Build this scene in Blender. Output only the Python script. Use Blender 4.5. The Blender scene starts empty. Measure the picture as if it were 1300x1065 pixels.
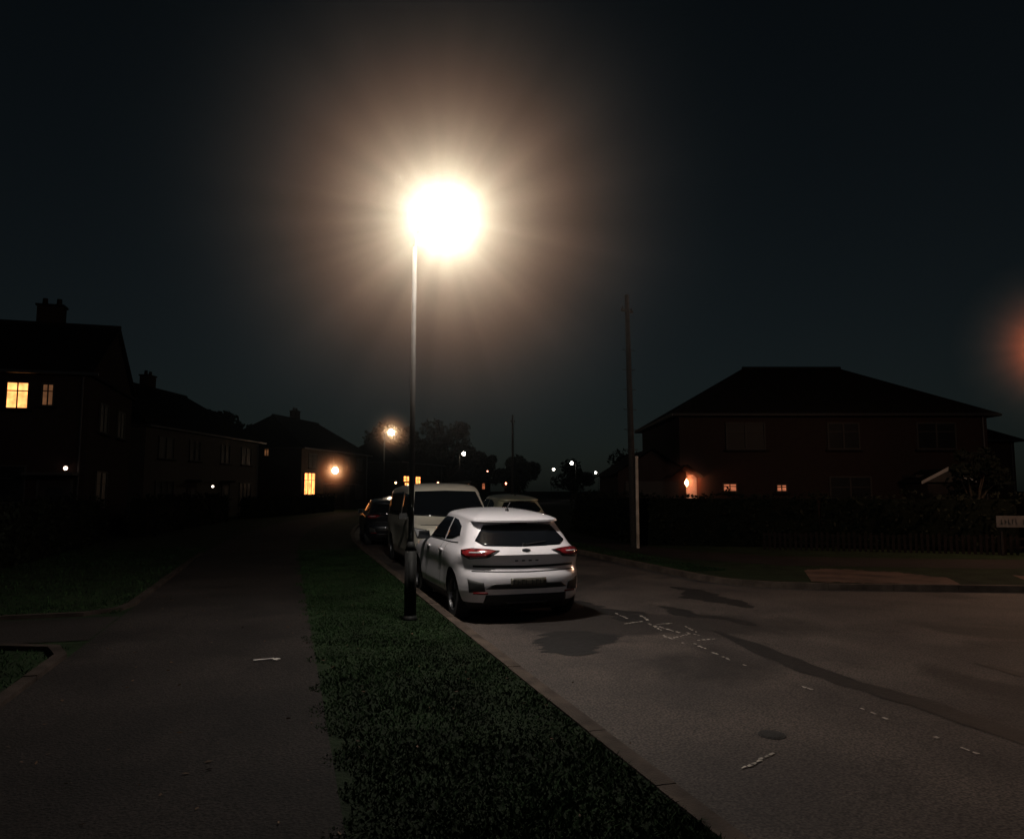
import bpy, bmesh, math, random
import numpy as np
from mathutils import Vector, Matrix
R=math.radians
random.seed(7); rng=np.random.default_rng(7)
scene=bpy.context.scene
scene.view_settings.view_transform='Standard'
scene.view_settings.look='None'
scene.view_settings.exposure=0

# ---------------------------------------------------------------- materials
def nmat(name):
    m=bpy.data.materials.new(name); m.use_nodes=True
    return m,m.node_tree,m.node_tree.nodes['Principled BSDF']
def simple(name,col,rough=.6,metal=0,var=.15,scale=8,coat=0,bump=0,bscale=60,spec=.5):
    m,nt,b=nmat(name)
    tc=nt.nodes.new('ShaderNodeTexCoord')
    n=nt.nodes.new('ShaderNodeTexNoise'); n.inputs['Scale'].default_value=scale; n.inputs['Detail'].default_value=6
    nt.links.new(tc.outputs['Object'],n.inputs['Vector'])
    r=nt.nodes.new('ShaderNodeValToRGB')
    r.color_ramp.elements[0].position=.3; r.color_ramp.elements[1].position=.7
    r.color_ramp.elements[0].color=(*[c*(1-var) for c in col],1)
    r.color_ramp.elements[1].color=(*[min(1,c*(1+var)) for c in col],1)
    nt.links.new(n.outputs['Fac'],r.inputs['Fac']); nt.links.new(r.outputs['Color'],b.inputs['Base Color'])
    b.inputs['Roughness'].default_value=rough; b.inputs['Metallic'].default_value=metal
    b.inputs['Coat Weight'].default_value=coat; b.inputs['Coat Roughness'].default_value=.08
    b.inputs['Specular IOR Level'].default_value=spec
    if bump:
        n2=nt.nodes.new('ShaderNodeTexNoise'); n2.inputs['Scale'].default_value=bscale; n2.inputs['Detail'].default_value=4
        nt.links.new(tc.outputs['Object'],n2.inputs['Vector'])
        bp=nt.nodes.new('ShaderNodeBump'); bp.inputs['Strength'].default_value=bump; bp.inputs['Distance'].default_value=.02
        nt.links.new(n2.outputs['Fac'],bp.inputs['Height']); nt.links.new(bp.outputs['Normal'],b.inputs['Normal'])
    return m
def emis(name,col,s,var=True):
    m,nt,b=nmat(name)
    b.inputs['Base Color'].default_value=(.1,.1,.1,1)
    b.inputs['Emission Color'].default_value=(*col,1); b.inputs['Emission Strength'].default_value=s
    if not var: return m
    tc=nt.nodes.new('ShaderNodeTexCoord')
    n=nt.nodes.new('ShaderNodeTexNoise'); n.inputs['Scale'].default_value=2.5; n.inputs['Detail'].default_value=3
    nt.links.new(tc.outputs['Object'],n.inputs['Vector'])
    mp=nt.nodes.new('ShaderNodeMapRange'); mp.inputs['From Min'].default_value=.3; mp.inputs['From Max'].default_value=.7
    mp.inputs['To Min'].default_value=s*.4; mp.inputs['To Max'].default_value=s*1.5
    nt.links.new(n.outputs['Fac'],mp.inputs['Value']); nt.links.new(mp.outputs['Result'],b.inputs['Emission Strength'])
    return m
def asphalt(name,a,b_,patch,rough=.75,spec=.3):
    m,nt,b=nmat(name); L=nt.links; N=nt.nodes.new
    tc=N('ShaderNodeTexCoord')
    def noise(sc,det=5,dist=0):
        n=N('ShaderNodeTexNoise'); n.inputs['Scale'].default_value=sc; n.inputs['Detail'].default_value=det; n.inputs['Distortion'].default_value=dist
        L.new(tc.outputs['Object'],n.inputs['Vector']); return n
    n1=noise(.9,8,.3); n2=noise(55,4); n3=noise(.33,6,.6)
    r1=N('ShaderNodeValToRGB'); r1.color_ramp.elements[0].position=.35; r1.color_ramp.elements[1].position=.68
    r1.color_ramp.elements[0].color=(*a,1); r1.color_ramp.elements[1].color=(*b_,1)
    L.new(n1.outputs['Fac'],r1.inputs['Fac'])
    mp=N('ShaderNodeMapRange'); mp.inputs['From Min'].default_value=.54; mp.inputs['From Max'].default_value=.6
    mp.inputs['To Max'].default_value=patch
    L.new(n3.outputs['Fac'],mp.inputs['Value'])
    mx=N('ShaderNodeMix'); mx.data_type='RGBA'
    L.new(mp.outputs['Result'],mx.inputs['Factor']); L.new(r1.outputs['Color'],mx.inputs['A']); mx.inputs['B'].default_value=(a[0]*.5,a[1]*.5,a[2]*.5,1)
    g=N('ShaderNodeMapRange'); g.inputs['From Min'].default_value=.33; g.inputs['From Max'].default_value=.67; g.inputs['To Min'].default_value=.3; g.inputs['To Max'].default_value=1.75
    L.new(n2.outputs['Fac'],g.inputs['Value'])
    v=N('ShaderNodeTexVoronoi'); v.feature='DISTANCE_TO_EDGE'; v.inputs['Scale'].default_value=.35
    nd=noise(1.7,5); va=N('ShaderNodeVectorMath'); va.operation='ADD'
    L.new(tc.outputs['Object'],va.inputs[0]); L.new(nd.outputs['Color'],va.inputs[1]); L.new(va.outputs[0],v.inputs['Vector'])
    cr=N('ShaderNodeMapRange'); cr.inputs['From Max'].default_value=.006; cr.inputs['To Min'].default_value=.6
    L.new(v.outputs['Distance'],cr.inputs['Value'])
    mm=N('ShaderNodeMath'); mm.operation='MULTIPLY'; L.new(g.outputs['Result'],mm.inputs[0]); L.new(cr.outputs['Result'],mm.inputs[1])
    vs=N('ShaderNodeVectorMath'); vs.operation='SCALE'
    L.new(mx.outputs['Result'],vs.inputs[0]); L.new(mm.outputs[0],vs.inputs['Scale'])
    L.new(vs.outputs[0],b.inputs['Base Color'])
    b.inputs['Roughness'].default_value=rough; b.inputs['Specular IOR Level'].default_value=spec
    bp=N('ShaderNodeBump'); bp.inputs['Strength'].default_value=.7; bp.inputs['Distance'].default_value=.012
    L.new(n2.outputs['Fac'],bp.inputs['Height']); L.new(bp.outputs['Normal'],b.inputs['Normal'])
    return m
def brick(name,c1,c2,mort):
    m,nt,b=nmat(name); L=nt.links; N=nt.nodes.new
    tc=N('ShaderNodeTexCoord'); mpg=N('ShaderNodeMapping'); mpg.inputs['Rotation'].default_value=(R(90),0,0)
    t=N('ShaderNodeTexBrick'); t.inputs['Scale'].default_value=4; t.inputs['Color1'].default_value=(*c1,1); t.inputs['Color2'].default_value=(*c2,1); t.inputs['Mortar'].default_value=(*mort,1)
    L.new(tc.outputs['Object'],mpg.inputs['Vector']); L.new(mpg.outputs[0],t.inputs['Vector']); L.new(t.outputs['Color'],b.inputs['Base Color'])
    b.inputs['Roughness'].default_value=.9; b.inputs['Specular IOR Level'].default_value=.05
    return m
def tiles(name,c):
    m,nt,b=nmat(name); L=nt.links; N=nt.nodes.new
    tc=N('ShaderNodeTexCoord')
    t=N('ShaderNodeTexBrick'); t.inputs['Scale'].default_value=5; t.inputs['Color1'].default_value=(*c,1); t.inputs['Color2'].default_value=(*[x*.6 for x in c],1); t.inputs['Mortar'].default_value=(.006,.006,.006,1)
    L.new(tc.outputs['Object'],t.inputs['Vector']); L.new(t.outputs['Color'],b.inputs['Base Color']); b.inputs['Roughness'].default_value=.9; b.inputs['Specular IOR Level'].default_value=.05
    return m

M={}
M['asph']=asphalt('asphalt',(.035,.0275,.0255),(.067,.052,.045),.9,.8)
M['path']=asphalt('path_tarmac',(.010,.0080,.0076),(.0175,.0138,.0126),.4,.9,.12)
M['tar']=simple('tar_repair',(.0125,.0108,.0106),.7,var=.4,scale=12,bump=.5,spec=.25)
M['conc']=simple('bare_earth',(.075,.043,.031),.9,var=.55,scale=1.6,bump=.8,bscale=12,spec=.15)
M['kerb']=simple('kerb_stone',(.055,.04,.032),.9,var=.5,scale=4,bump=.5,spec=.2)
M['edge']=simple('edging_stone',(.026,.019,.016),.9,var=.5,scale=4,bump=.5,spec=.1)
M['soil']=simple('grass_ground',(.0085,.015,.006),.95,var=.5,scale=2.5,bump=1,bscale=25,spec=.1)
M['ground']=simple('field',(.015,.018,.011),.95,var=.4,scale=.2,spec=.1)
M['blade']=simple('grass_blade',(.0135,.0275,.0105),.9,var=.6,scale=1.0,spec=.06)
M['leaf']=simple('leaf',(.007,.0085,.0055),.9,var=.5,scale=1.5,spec=.06)
M['leafdark']=simple('leaf_dark',(.010,.0125,.009),.9,var=.5,scale=.6,spec=.1)
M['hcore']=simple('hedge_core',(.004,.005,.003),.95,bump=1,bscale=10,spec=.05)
M['bark']=simple('bark',(.05,.04,.03),.9,var=.4,scale=10,bump=.8,spec=.1)
M['deadleaf']=simple('dead_leaf',(.06,.034,.018),.85,var=.6,scale=3,spec=.2)
M['paint']=simple('road_paint',(.34,.30,.26),.7,var=.6,scale=18,bump=.3)
M['brick']=brick('brick_wall',(.0135,.0085,.0075),(.017,.0105,.009),(.014,.012,.011))
M['render']=simple('pebbledash',(.042,.038,.034),.95,var=.12,scale=5,bump=.6,bscale=40,spec=.05)
M['rend2']=simple('pebbledash_dark',(.022,.018,.016),.95,var=.15,scale=5,bump=.6,bscale=40,spec=.05)
M['roof']=tiles('roof_tiles',(.010,.0085,.008))
M['upvc']=simple('weathered_frame',(.022,.02,.0185),.7,var=.1,spec=.1)
M['upvcw']=simple('white_frame',(.26,.24,.22),.6,var=.15)
M['dglass']=simple('dark_window',(.005,.0055,.006),.5,var=.2,scale=2,spec=.08)
M['door']=simple('door_paint',(.012,.009,.009),.6,spec=.1)
M['lit_or']=emis('lit_window',(1,.36,.10),2.4)
M['lit_or2']=emis('lit_window_dim',(1,.4,.15),.10)
M['lit_far']=emis('lit_window_warm',(1,.32,.08),2.8)
M['lit_red']=emis('lit_window_red',(1,.28,.12),.45)
M['steel']=simple('lamp_post_steel',(.02,.019,.018),.85,.0,var=.3,scale=6,spec=.15)
M['steeld']=simple('post_base_paint',(.008,.008,.008),.7,var=.3,scale=10,spec=.2)
M['wood']=simple('pole_wood',(.02,.016,.014),.9,var=.35,scale=9,bump=.5,spec=.15)
M['pale']=simple('pole_guard_paint',(.26,.21,.17),.75,var=.45,scale=3)
M['fence']=simple('fence_wood',(.012,.008,.0065),.9,var=.4,scale=7,spec=.1)
M['sign']=simple('sign_plate',(.10,.085,.075),.6,var=.2)
M['black']=simple('black_plastic',(.010,.010,.011),.5,var=.2)
M['carglass']=simple('car_glass',(.006,.007,.009),.06,var=.1,spec=.5)
M['tyre']=simple('tyre_rubber',(.014,.014,.014),.85,var=.2,scale=20)
M['rim']=simple('alloy_rim',(.10,.10,.105),.4,.9,var=.1)
M['badge']=simple('badge_metal',(.12,.12,.13),.35,.5,var=.1)
M['tail']=simple('tail_light_red',(.16,.012,.014),.12,var=.45,scale=14,coat=1)
M['clear']=simple('lamp_lens',(.5,.5,.52),.1,var=.2,scale=20,coat=1)
M['plate']=simple('number_plate',(.07,.062,.05),.5,var=.1,scale=30)
M['white']=simple('white_car_paint',(.78,.745,.79),.3,.1,var=.02,coat=1)
M['vanp']=simple('cream_van_paint',(.60,.56,.48),.35,.0,var=.04,coat=.8)
M['yell']=simple('pale_car_paint',(.42,.40,.28),.35,.1,var=.04,coat=.8)
M['darkp']=simple('dark_car_paint',(.012,.013,.017),.35,.3,var=.1,coat=.6)
M['seam']=simple('panel_gap',(.03,.03,.03),.7)
M['litter']=simple('litter_paper',(.42,.38,.36),.8)
M['iron']=simple('cast_iron',(.008,.008,.008),.7,.2,bump=1,bscale=90)

# ---------------------------------------------------------------- mesh helpers
def link(o,parent=None):
    scene.collection.objects.link(o)
    if parent: o.parent=parent
    return o
def empty(name,loc=(0,0,0),rot=0):
    e=bpy.data.objects.new(name,None); e.location=loc; e.rotation_euler=(0,0,rot); e.empty_display_size=.3
    return link(e)
def obj(name,v,f,mats,mi=None,parent=None,smooth=False,loc=None,rot=None):
    me=bpy.data.meshes.new(name)
    me.from_pydata([tuple(map(float,p)) for p in v],[],[tuple(int(i) for i in q) for q in f])
    if not isinstance(mats,(list,tuple)): mats=[mats]
    for m in mats: me.materials.append(m)
    if mi is not None: me.polygons.foreach_set('material_index',mi)
    if smooth: me.polygons.foreach_set('use_smooth',[True]*len(me.polygons))
    me.update()
    o=bpy.data.objects.new(name,me)
    if loc: o.location=loc
    if rot is not None: o.rotation_euler=(0,0,rot)
    return link(o,parent)
class MB:
    def __init__(s): s.v=[];s.f=[];s.m=[];s.mats=[]
    def mi(s,m):
        if m not in s.mats: s.mats.append(m)
        return s.mats.index(m)
    def box(s,c,d,m,rz=0,taper=1):
        b=len(s.v); x,y,z=d[0]/2,d[1]/2,d[2]/2; cr,sr=math.cos(rz),math.sin(rz)
        for dz,t in ((-z,1),(z,taper)):
            for dx,dy in ((-x,-y),(x,-y),(x,y),(-x,y)):
                dx*=t;dy*=t
                s.v.append((c[0]+dx*cr-dy*sr,c[1]+dx*sr+dy*cr,c[2]+dz))
        for q in ((3,2,1,0),(4,5,6,7),(0,1,5,4),(1,2,6,5),(2,3,7,6),(3,0,4,7)):
            s.f.append([b+i for i in q]); s.m.append(s.mi(m))
    def tube(s,p0,p1,r0,r1,m,n=12,cap=True):
        p0=Vector(p0);p1=Vector(p1);d=(p1-p0).normalized()
        a=d.orthogonal().normalized(); c=d.cross(a); b=len(s.v)
        for p,r in ((p0,r0),(p1,r1)):
            for i in range(n):
                t=2*math.pi*i/n; s.v.append(tuple(p+a*math.cos(t)*r+c*math.sin(t)*r))
        for i in range(n):
            j=(i+1)%n; s.f.append([b+i,b+j,b+n+j,b+n+i]); s.m.append(s.mi(m))
        if cap:
            s.f.append([b+i for i in reversed(range(n))]); s.m.append(s.mi(m))
            s.f.append([b+n+i for i in range(n)]); s.m.append(s.mi(m))
    def sphere(s,c,r,m,n=14,k=8,sz=1):
        b=len(s.v)
        for j in range(k+1):
            t=math.pi*j/k
            for i in range(n):
                a=2*math.pi*i/n; s.v.append((c[0]+r*math.sin(t)*math.cos(a),c[1]+r*math.sin(t)*math.sin(a),c[2]+r*sz*math.cos(t)))
        for j in range(k):
            for i in range(n):
                i2=(i+1)%n
                if j==0: q=[b,b+n+i,b+n+i2]
                elif j==k-1: q=[b+j*n+i,b+k*n,b+j*n+i2]
                else: q=[b+j*n+i,b+(j+1)*n+i,b+(j+1)*n+i2,b+j*n+i2]
                s.f.append(q); s.m.append(s.mi(m))
    def poly(s,pts,m):
        b=len(s.v); s.v+= [tuple(p) for p in pts]; s.f.append(list(range(b,b+len(pts)))); s.m.append(s.mi(m))
    def build(s,name,parent=None,smooth=False,loc=None,rot=None):
        return obj(name,s.v,s.f,s.mats,s.m,parent,smooth,loc,rot)
def ribbon(name,A,B,z,m,parent=None):
    v=[(p[0],p[1],z) for p in A]+[(p[0],p[1],z) for p in B]; n=len(A)
    f=[]
    for i in range(n-1): f.append((i,i+1,n+i+1,n+i))
    o=obj(name,v,f,m,parent=parent)
    bm=bmesh.new(); bm.from_mesh(o.data); bmesh.ops.recalc_face_normals(bm,faces=bm.faces)
    for fc in bm.faces:
        if fc.normal.z<0: fc.normal_flip()
    bm.to_mesh(o.data); bm.free(); return o
def offset(P,d):
    out=[]
    for i,p in enumerate(P):
        a=P[max(0,i-1)];b=P[min(len(P)-1,i+1)]
        t=Vector((b[0]-a[0],b[1]-a[1])).normalized()
        out.append((p[0]+t.y*d,p[1]-t.x*d))
    return out
def leafcloud(cent,size,jit=.5):
    n=len(cent); a=rng.normal(size=(n,3)); a/=np.linalg.norm(a,axis=1)[:,None]
    b=rng.normal(size=(n,3)); b=np.cross(a,b); b/=np.linalg.norm(b,axis=1)[:,None]
    s=size*(1+jit*rng.uniform(-1,1,n))[:,None]
    v=np.stack([cent-a*s,cent-b*s*.5,cent+a*s,cent+b*s*.5],1).reshape(-1,3)
    f=np.arange(4*n).reshape(-1,4)
    return v,f

# ---------------------------------------------------------------- road layout
def cx(y):
    if y<22: return 5.05
    if y<76: return 5.05+.0055*(y-22)**2
    return 5.05+.0055*54**2+.594*(y-76)
ys=[-30,-10,0,6,10,13.5,17,22]+list(range(26,80,4))+list(range(80,260,12))
C=[(cx(y),y) for y in ys]
LK=offset(C,-2.85); RK=offset(C,2.85)
ground=obj('ground',[(-900,-900,-.01),(900,-900,-.01),(900,900,-.01),(-900,900,-.01)],[(0,1,2,3)],M['ground'])
road_m=MB()
for i in range(len(C)-1):
    road_m.poly([(*LK[i],.004),(*RK[i],.004),(*RK[i+1],.004),(*LK[i+1],.004)],M['asph'])
road_m.poly([(7.9,-30,.004),(80,-60,.004),(80,-13,.004),(12,11.5,.004),(7.9,13.6,.004)],M['asph'])
road=road_m.build('road')
def kerb(name,P,w,side,parent=None,h=.115,m='kerb'):
    k=MB()
    pts=[Vector((p[0],p[1])) for p in P]; out=[pts[0]]
    for a,b in zip(pts,pts[1:]):
        n=max(1,int((b-a).length/.915))
        if (b-a).length>13: n=max(1,n//3)
        for j in range(1,n+1): out.append(a.lerp(b,j/n))
    for a,b in zip(out,out[1:]):
        d=(b-a); L=d.length; t=d/L; nrm=Vector((t.y,-t.x))*side
        c=(a+b)/2+nrm*w/2
        k.box((c.x,c.y,h/2+rng.uniform(-.004,.004)),(L-.008,w,h),M[m],rz=math.atan2(t.y,t.x)+rng.uniform(-.006,.006),taper=1)
    return k.build(name,parent)
kerb('kerb',LK,.13,-1)
rk_near=[(8.0,12.9),(8.25,12.3),(8.75,11.75),(9.4,11.35),(12.5,10.1),(20,7.2),(40,-.4),(80,-15.6)]
RKf=[RK[i] for i in range(len(C)-1,4,-1)]+rk_near
kerb('kerb',RKf,.13,-1)
left_land=ribbon('verge_grass',offset(LK,-60),offset(LK,-.12),.1,M['soil'])
outer=[]
for i,p in enumerate(RKf):
    if i<len(RKf)-len(rk_near): outer.append((p[0]+110,p[1]))
    else: outer.append((118+i*.01,p[1]-(i-(len(RKf)-len(rk_near)))*2.0))
ribbon('verge_grass',offset(RKf,-.12),outer,.1,M['soil'])
PL=offset(LK,-4.3); PR=offset(LK,-1.88)
ribbon('footpath',PL,PR,.104,M['path'])
kerb('path_edging',[(-2.1,3),(-2.1,8.7),(-2.3,9.2),(-2.9,9.45),(-5.5,9.5)],.11,-1,h=.15,m='edge')
kerb('path_edging',[(-5.5,11.4),(-2.6,11.45),(-2.2,11.8),(-2.1,12.3),(-2.1,21.5)],.11,-1,h=.15,m='edge')
obj('driveway',[(-16,9.62,.108),(-2.115,9.62,.108),(-2.115,11.3,.108),(-16,11.3,.108)],[(0,1,2,3)],M['path'])
inn=[p for p in offset(RK,1.2) if p[1]>24][::-1]+[(9.1,20),(9.5,16.7),(10.8,14.5),(14.5,12.7),(24,9.2),(40,3.2)]
out=[p for p in offset(RK,2.6) if p[1]>24][::-1]
while len(out)<len(inn)-6: out=[out[0]]+out
out=out[-(len(inn)-6):]+[(10.4,20.8),(10.9,18.6),(12.2,16.5),(15.6,14.6),(24.8,11.1),(41,5)]
ribbon('footpath',inn,out,.104,M['path'])
def worn(name,pts,z,m,j_=.1):
    P=[]; l=0
    for a,b in zip(pts,pts[1:]+pts[:1]):
        for j in range(12):
            t=j/12; l=.6*l+rng.uniform(-j_,j_); P.append((a[0]+(b[0]-a[0])*t+l*.6,a[1]+(b[1]-a[1])*t+l,z))
    return obj(name,P,[tuple(range(len(P)))],m)
worn('bare_earth_patch',[(9.35,11.75),(10.2,11.3),(11.7,10.72),(12.3,11.5),(12.1,12.6),(11.3,13.6),(10.5,13.4)],.109,M['conc'])
worn('bare_earth_patch',[(13.0,10.25),(16,9.0),(19.5,7.8),(20.2,8.8),(17.5,10.4),(15.0,11.6),(13.9,11.5)],.109,M['conc'],.12)
def blob(mb,pts,z,m): mb.poly([(x,y,z) for x,y in pts],m)
tar=MB()
def strip(x0,y0,x1,y1,w,j=.07,n=26):
    A=[];B=[]; l=r_=0
    for i in range(n+1):
        t=i/n; x=x0+(x1-x0)*t+.08*math.sin(t*9+x0); y=y0+(y1-y0)*t; env=max(.08,math.sin(math.pi*min(1,max(0,t*1.02-.01)))**.4)
        l=.6*l+rng.uniform(-j,j); r_=.6*r_+rng.uniform(-j,j)
        A.append((x-(w/2)*env+l*env,y)); B.append((x+(w/2)*env+r_*env,y))
    for i in range(n): blob(tar,[A[i],B[i],B[i+1],A[i+1]],.008,M['tar'])
strip(5.1,2.2,5.2,8.6,.34,.06)
strip(4.75,9.3,4.5,11.5,.42,.12)
strip(6.05,8.7,5.5,10.6,.34,.1)
strip(6.6,2.5,6.9,6.2,.2,.05)
strip(3.1,7.7,3.5,9.1,1.0,.16)
strip(6.8,10,6.9,12.6,.5,.12)
tar.build('tarmac_repair')
pm=MB()
def dash(x,y,l,w,ang=math.pi/2,keep=.8):
    n=max(2,int(l/.06)); t=Vector((math.cos(ang),math.sin(ang))); nn=Vector((-t.y,t.x))
    for i in range(n):
        if rng.uniform()>keep: continue
        a=-l/2+l*i/n; b=a+l/n*rng.uniform(.5,1.05)
        w0=w/2*rng.uniform(.25,1); w1=w/2*rng.uniform(.25,1); of=rng.uniform(-.012,.012)
        P=[(Vector((x,y))+t*a+nn*(of-w0)),(Vector((x,y))+t*b+nn*(of-w1)),(Vector((x,y))+t*b+nn*(of+w1)),(Vector((x,y))+t*a+nn*(of+w0))]
        pm.poly([(p.x,p.y,.012) for p in P],M['paint'])
for y in (3.2,4.3,5.1,6.0,6.9,7.3): dash(4.55+rng.uniform(-.04,.04),y,.4,.04,keep=.45)
for (x,y,l,a) in ((4.62,9.9,.5,1.5),(4.85,9.6,.55,1.35),(4.55,9.35,.35,.3),(4.95,9.15,.35,.1),(4.75,8.8,.55,1.7),(5.05,8.7,.4,1.4),(4.72,8.35,.4,.5),(4.5,8.2,.5,1.6),(4.85,8.05,.35,.15),(4.6,7.75,.3,1.5),(4.68,9.0,.5,1.45),(4.9,8.45,.3,1.9)):
    dash(x,y,l,.045,a,.75)
dash(3.05,4.43,.42,.035,.45,.9)
for y in np.arange(14,60,6): dash(cx(y),y,2.0,.09,keep=.6)
pm.build('road_marking')
mh=MB(); mh.tube((3.47,4.86,.004),(3.47,4.86,.008),.10,.10,M['iron'],20); mh.tube((3.47,4.86,.008),(3.47,4.86,.011),.08,.08,M['iron'],20); mh.build('drain_cover')
dr=MB()
dr.box((2.42,13.0,.008),(.35,.45,.008),M['iron'])
for i in range(5): dr.box((2.42,12.85+i*.075,.014),(.3,.025,.008),M['iron'])
dr.build('storm_drain')
li=MB(); li.box((-.18,8.0,.112),(.2,.03,.012),M['litter'],.15); li.box((-.06,7.97,.114),(.07,.05,.01),M['litter'],.9); li.build('litter')

def blades(name,xs,ysr,n,h,m,rag=0):
    x=rng.uniform(xs[0],xs[1],n); y=ysr[0]+(ysr[1]-ysr[0])*rng.uniform(0,1,n)**1.6
    if rag:
        edge=xs[0]+rag*(.5+.5*np.sin(y*1.9)*np.sin(y*4.3+1)+.3*np.sin(y*11))
        k=x>edge+rng.uniform(-.03,.03,n); x=x[k]; y=y[k]; n=len(x)
    a=rng.uniform(0,2*np.pi,n); hh=h*rng.uniform(.4,1.2,n); w=.006+.004*rng.uniform(size=n)
    cl=.5+.5*np.sin(x*3.1+np.sin(y*2.3)*1.7)*np.sin(y*2.7+np.sin(x*2)*1.3); hh*=.45+.8*cl
    base=np.stack([x,y,np.full(n,.1)],1); d=np.stack([np.cos(a),np.sin(a),np.zeros(n)],1)
    lean=rng.normal(size=(n,3))*.8*hh[:,None]; lean[:,2]=0
    v=np.stack([base-d*w[:,None],base+d*w[:,None],base+lean+np.stack([0*x,0*x,hh],1)],1).reshape(-1,3)
    return obj(name,v,np.arange(3*n).reshape(-1,3),m)
blades('grass',(.2,2.06),(3.2,22),62000,.030,M['blade'],.22)
blades('grass',(-6.5,-2.2),(6,9.3),8000,.05,M['blade'])
blades('grass',(-6.5,-2.2),(11.6,24),12000,.06,M['blade'])
blades('grass',(8.1,9.0),(14,26),4000,.05,M['blade'])
n=320; c=np.stack([rng.uniform(-2,2.6,n),rng.uniform(3.5,16,n),np.full(n,.125)],1); c[c[:,0]<.3,2]=.112; c[c[:,0]>2.05,2]=.02
v,f=leafcloud(c,.02); v=v.reshape(-1,4,3); v[:,:,2]=c[:,None,2]+(v[:,:,2]-c[:,None,2])*.3; obj('fallen_leaves',v.reshape(-1,3),f,M['deadleaf'])

# ---------------------------------------------------------------- hedges
def hedge(name,P,w,h,n,m=None,size=.06):
    core=MB(); cents=[]
    for a,b in zip(P,P[1:]):
        a=Vector(a);b=Vector(b);d=b-a;L=d.length;t=d/L;nn=Vector((-t.y,t.x)); c=(a+b)/2
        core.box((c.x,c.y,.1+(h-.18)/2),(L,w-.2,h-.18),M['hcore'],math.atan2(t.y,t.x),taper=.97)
        k=int(n*L); u=rng.uniform(0,L,k)
        face=rng.choice(3,k,p=[.42,.42,.16]); s=np.where(face==0,-w/2,np.where(face==1,w/2,rng.uniform(-w/2,w/2,k)))
        z=np.where(face==2,h,rng.uniform(.1,h,k))
        bulge=.09*np.sin(u*2.1+z*1.7)+.06*np.sin(u*5.3-z*3)+rng.normal(size=k)*.05
        s=s+np.sign(s)*bulge*(face!=2); z=z+(face==2)*(bulge*.9)
        cents.append(np.stack([a.x+t.x*u+nn.x*s,a.y+t.y*u+nn.y*s,z],1))
    e=empty(name,(P[0][0],P[0][1],0))
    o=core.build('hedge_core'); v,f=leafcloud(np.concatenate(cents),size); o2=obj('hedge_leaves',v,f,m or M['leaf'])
    for q in (o,o2):
        q.data.transform(Matrix.Translation((-P[0][0],-P[0][1],0))); q.parent=e
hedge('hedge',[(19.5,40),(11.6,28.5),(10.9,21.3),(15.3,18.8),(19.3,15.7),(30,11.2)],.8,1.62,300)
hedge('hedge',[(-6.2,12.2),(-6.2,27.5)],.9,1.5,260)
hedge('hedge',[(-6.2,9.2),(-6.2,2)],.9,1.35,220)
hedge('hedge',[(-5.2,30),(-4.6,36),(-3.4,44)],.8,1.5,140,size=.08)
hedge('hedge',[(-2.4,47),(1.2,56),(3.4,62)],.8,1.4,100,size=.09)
pf=MB(); a=Vector((13.2,18.55)); b=Vector((18.6,14.9)); L=(b-a).length; t=(b-a)/L
for i in range(int(L/.14)):
    p=a+t*(i*.14); hgt=.5+rng.uniform(-.03,.03); pf.box((p.x,p.y,.1+hgt/2),(.07,.02,hgt),M['fence'],math.atan2(t.y,t.x)+rng.uniform(-.05,.05))
for z in (.2,.42):
    c=(a+b)/2+Vector((-t.y,t.x))*.03; pf.box((c.x,c.y,.1+z),(L,.03,.05),M['fence'],math.atan2(t.y,t.x))
pf.build('picket_fence')

# ---------------------------------------------------------------- trees
def tree(x,y,h,w,seed,n=3000,size=.28):
    r=np.random.default_rng(seed); e=empty('tree',(x,y,0)); tb=MB()
    th=h*.35; tb.tube((0,0,0),(0,0,th),.03*h,.02*h,M['bark'],8)
    cl=[]
    for i in range(13):
        a=r.uniform(0,6.28); rr=w*.5*r.uniform(.2,.95); zz=h*r.uniform(.38,.93); rr*= (1-.5*abs(zz/h-.6)/.4)
        p=(math.cos(a)*rr,math.sin(a)*rr,zz); b0=(0,0,th*r.uniform(.6,1))
        mid=(p[0]*.45,p[1]*.45,(b0[2]+p[2])/2+.1*h*.3)
        tb.tube(b0,mid,.012*h,.008*h,M['bark'],6); tb.tube(mid,p,.008*h,.002*h,M['bark'],6); cl.append(p)
    tb.build('trunk',e)
    cc=np.array(cl); idx=r.integers(0,len(cl),n); g=r.normal(size=(n,3)); g/=np.linalg.norm(g,axis=1)[:,None]
    pts=cc[idx]+g*(r.uniform(.3,1,n)[:,None]**.6)*w*np.array([.17,.17,.14])*(1+.4*np.sin(idx*2.3))[:,None]
    v,f=leafcloud(pts,size); obj('crown',v,f,M['leafdark'],parent=e)
for i,(x,y,h,w) in enumerate([(13.5,92,10.5,8),(21,100,11,9),(26,104,8.5,7),(9,88,9,7),(30,96,6.5,6),(55,112,8,9),(64,118,8.5,10),(72,120,8,9),(47,120,6.5,8),(83,120,10,11),(-7,70,9,8),(37,118,6,8),(41,62,6,6),(-15,20,7,6)]):
    tree(x,y,h,w,i+3)
for i,(x,y,h,w) in enumerate([(21.8,19.2,3.2,2.4),(25.5,17.6,3.0,2.6)]): tree(x,y,h,w,50+i,2500,.08)

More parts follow.
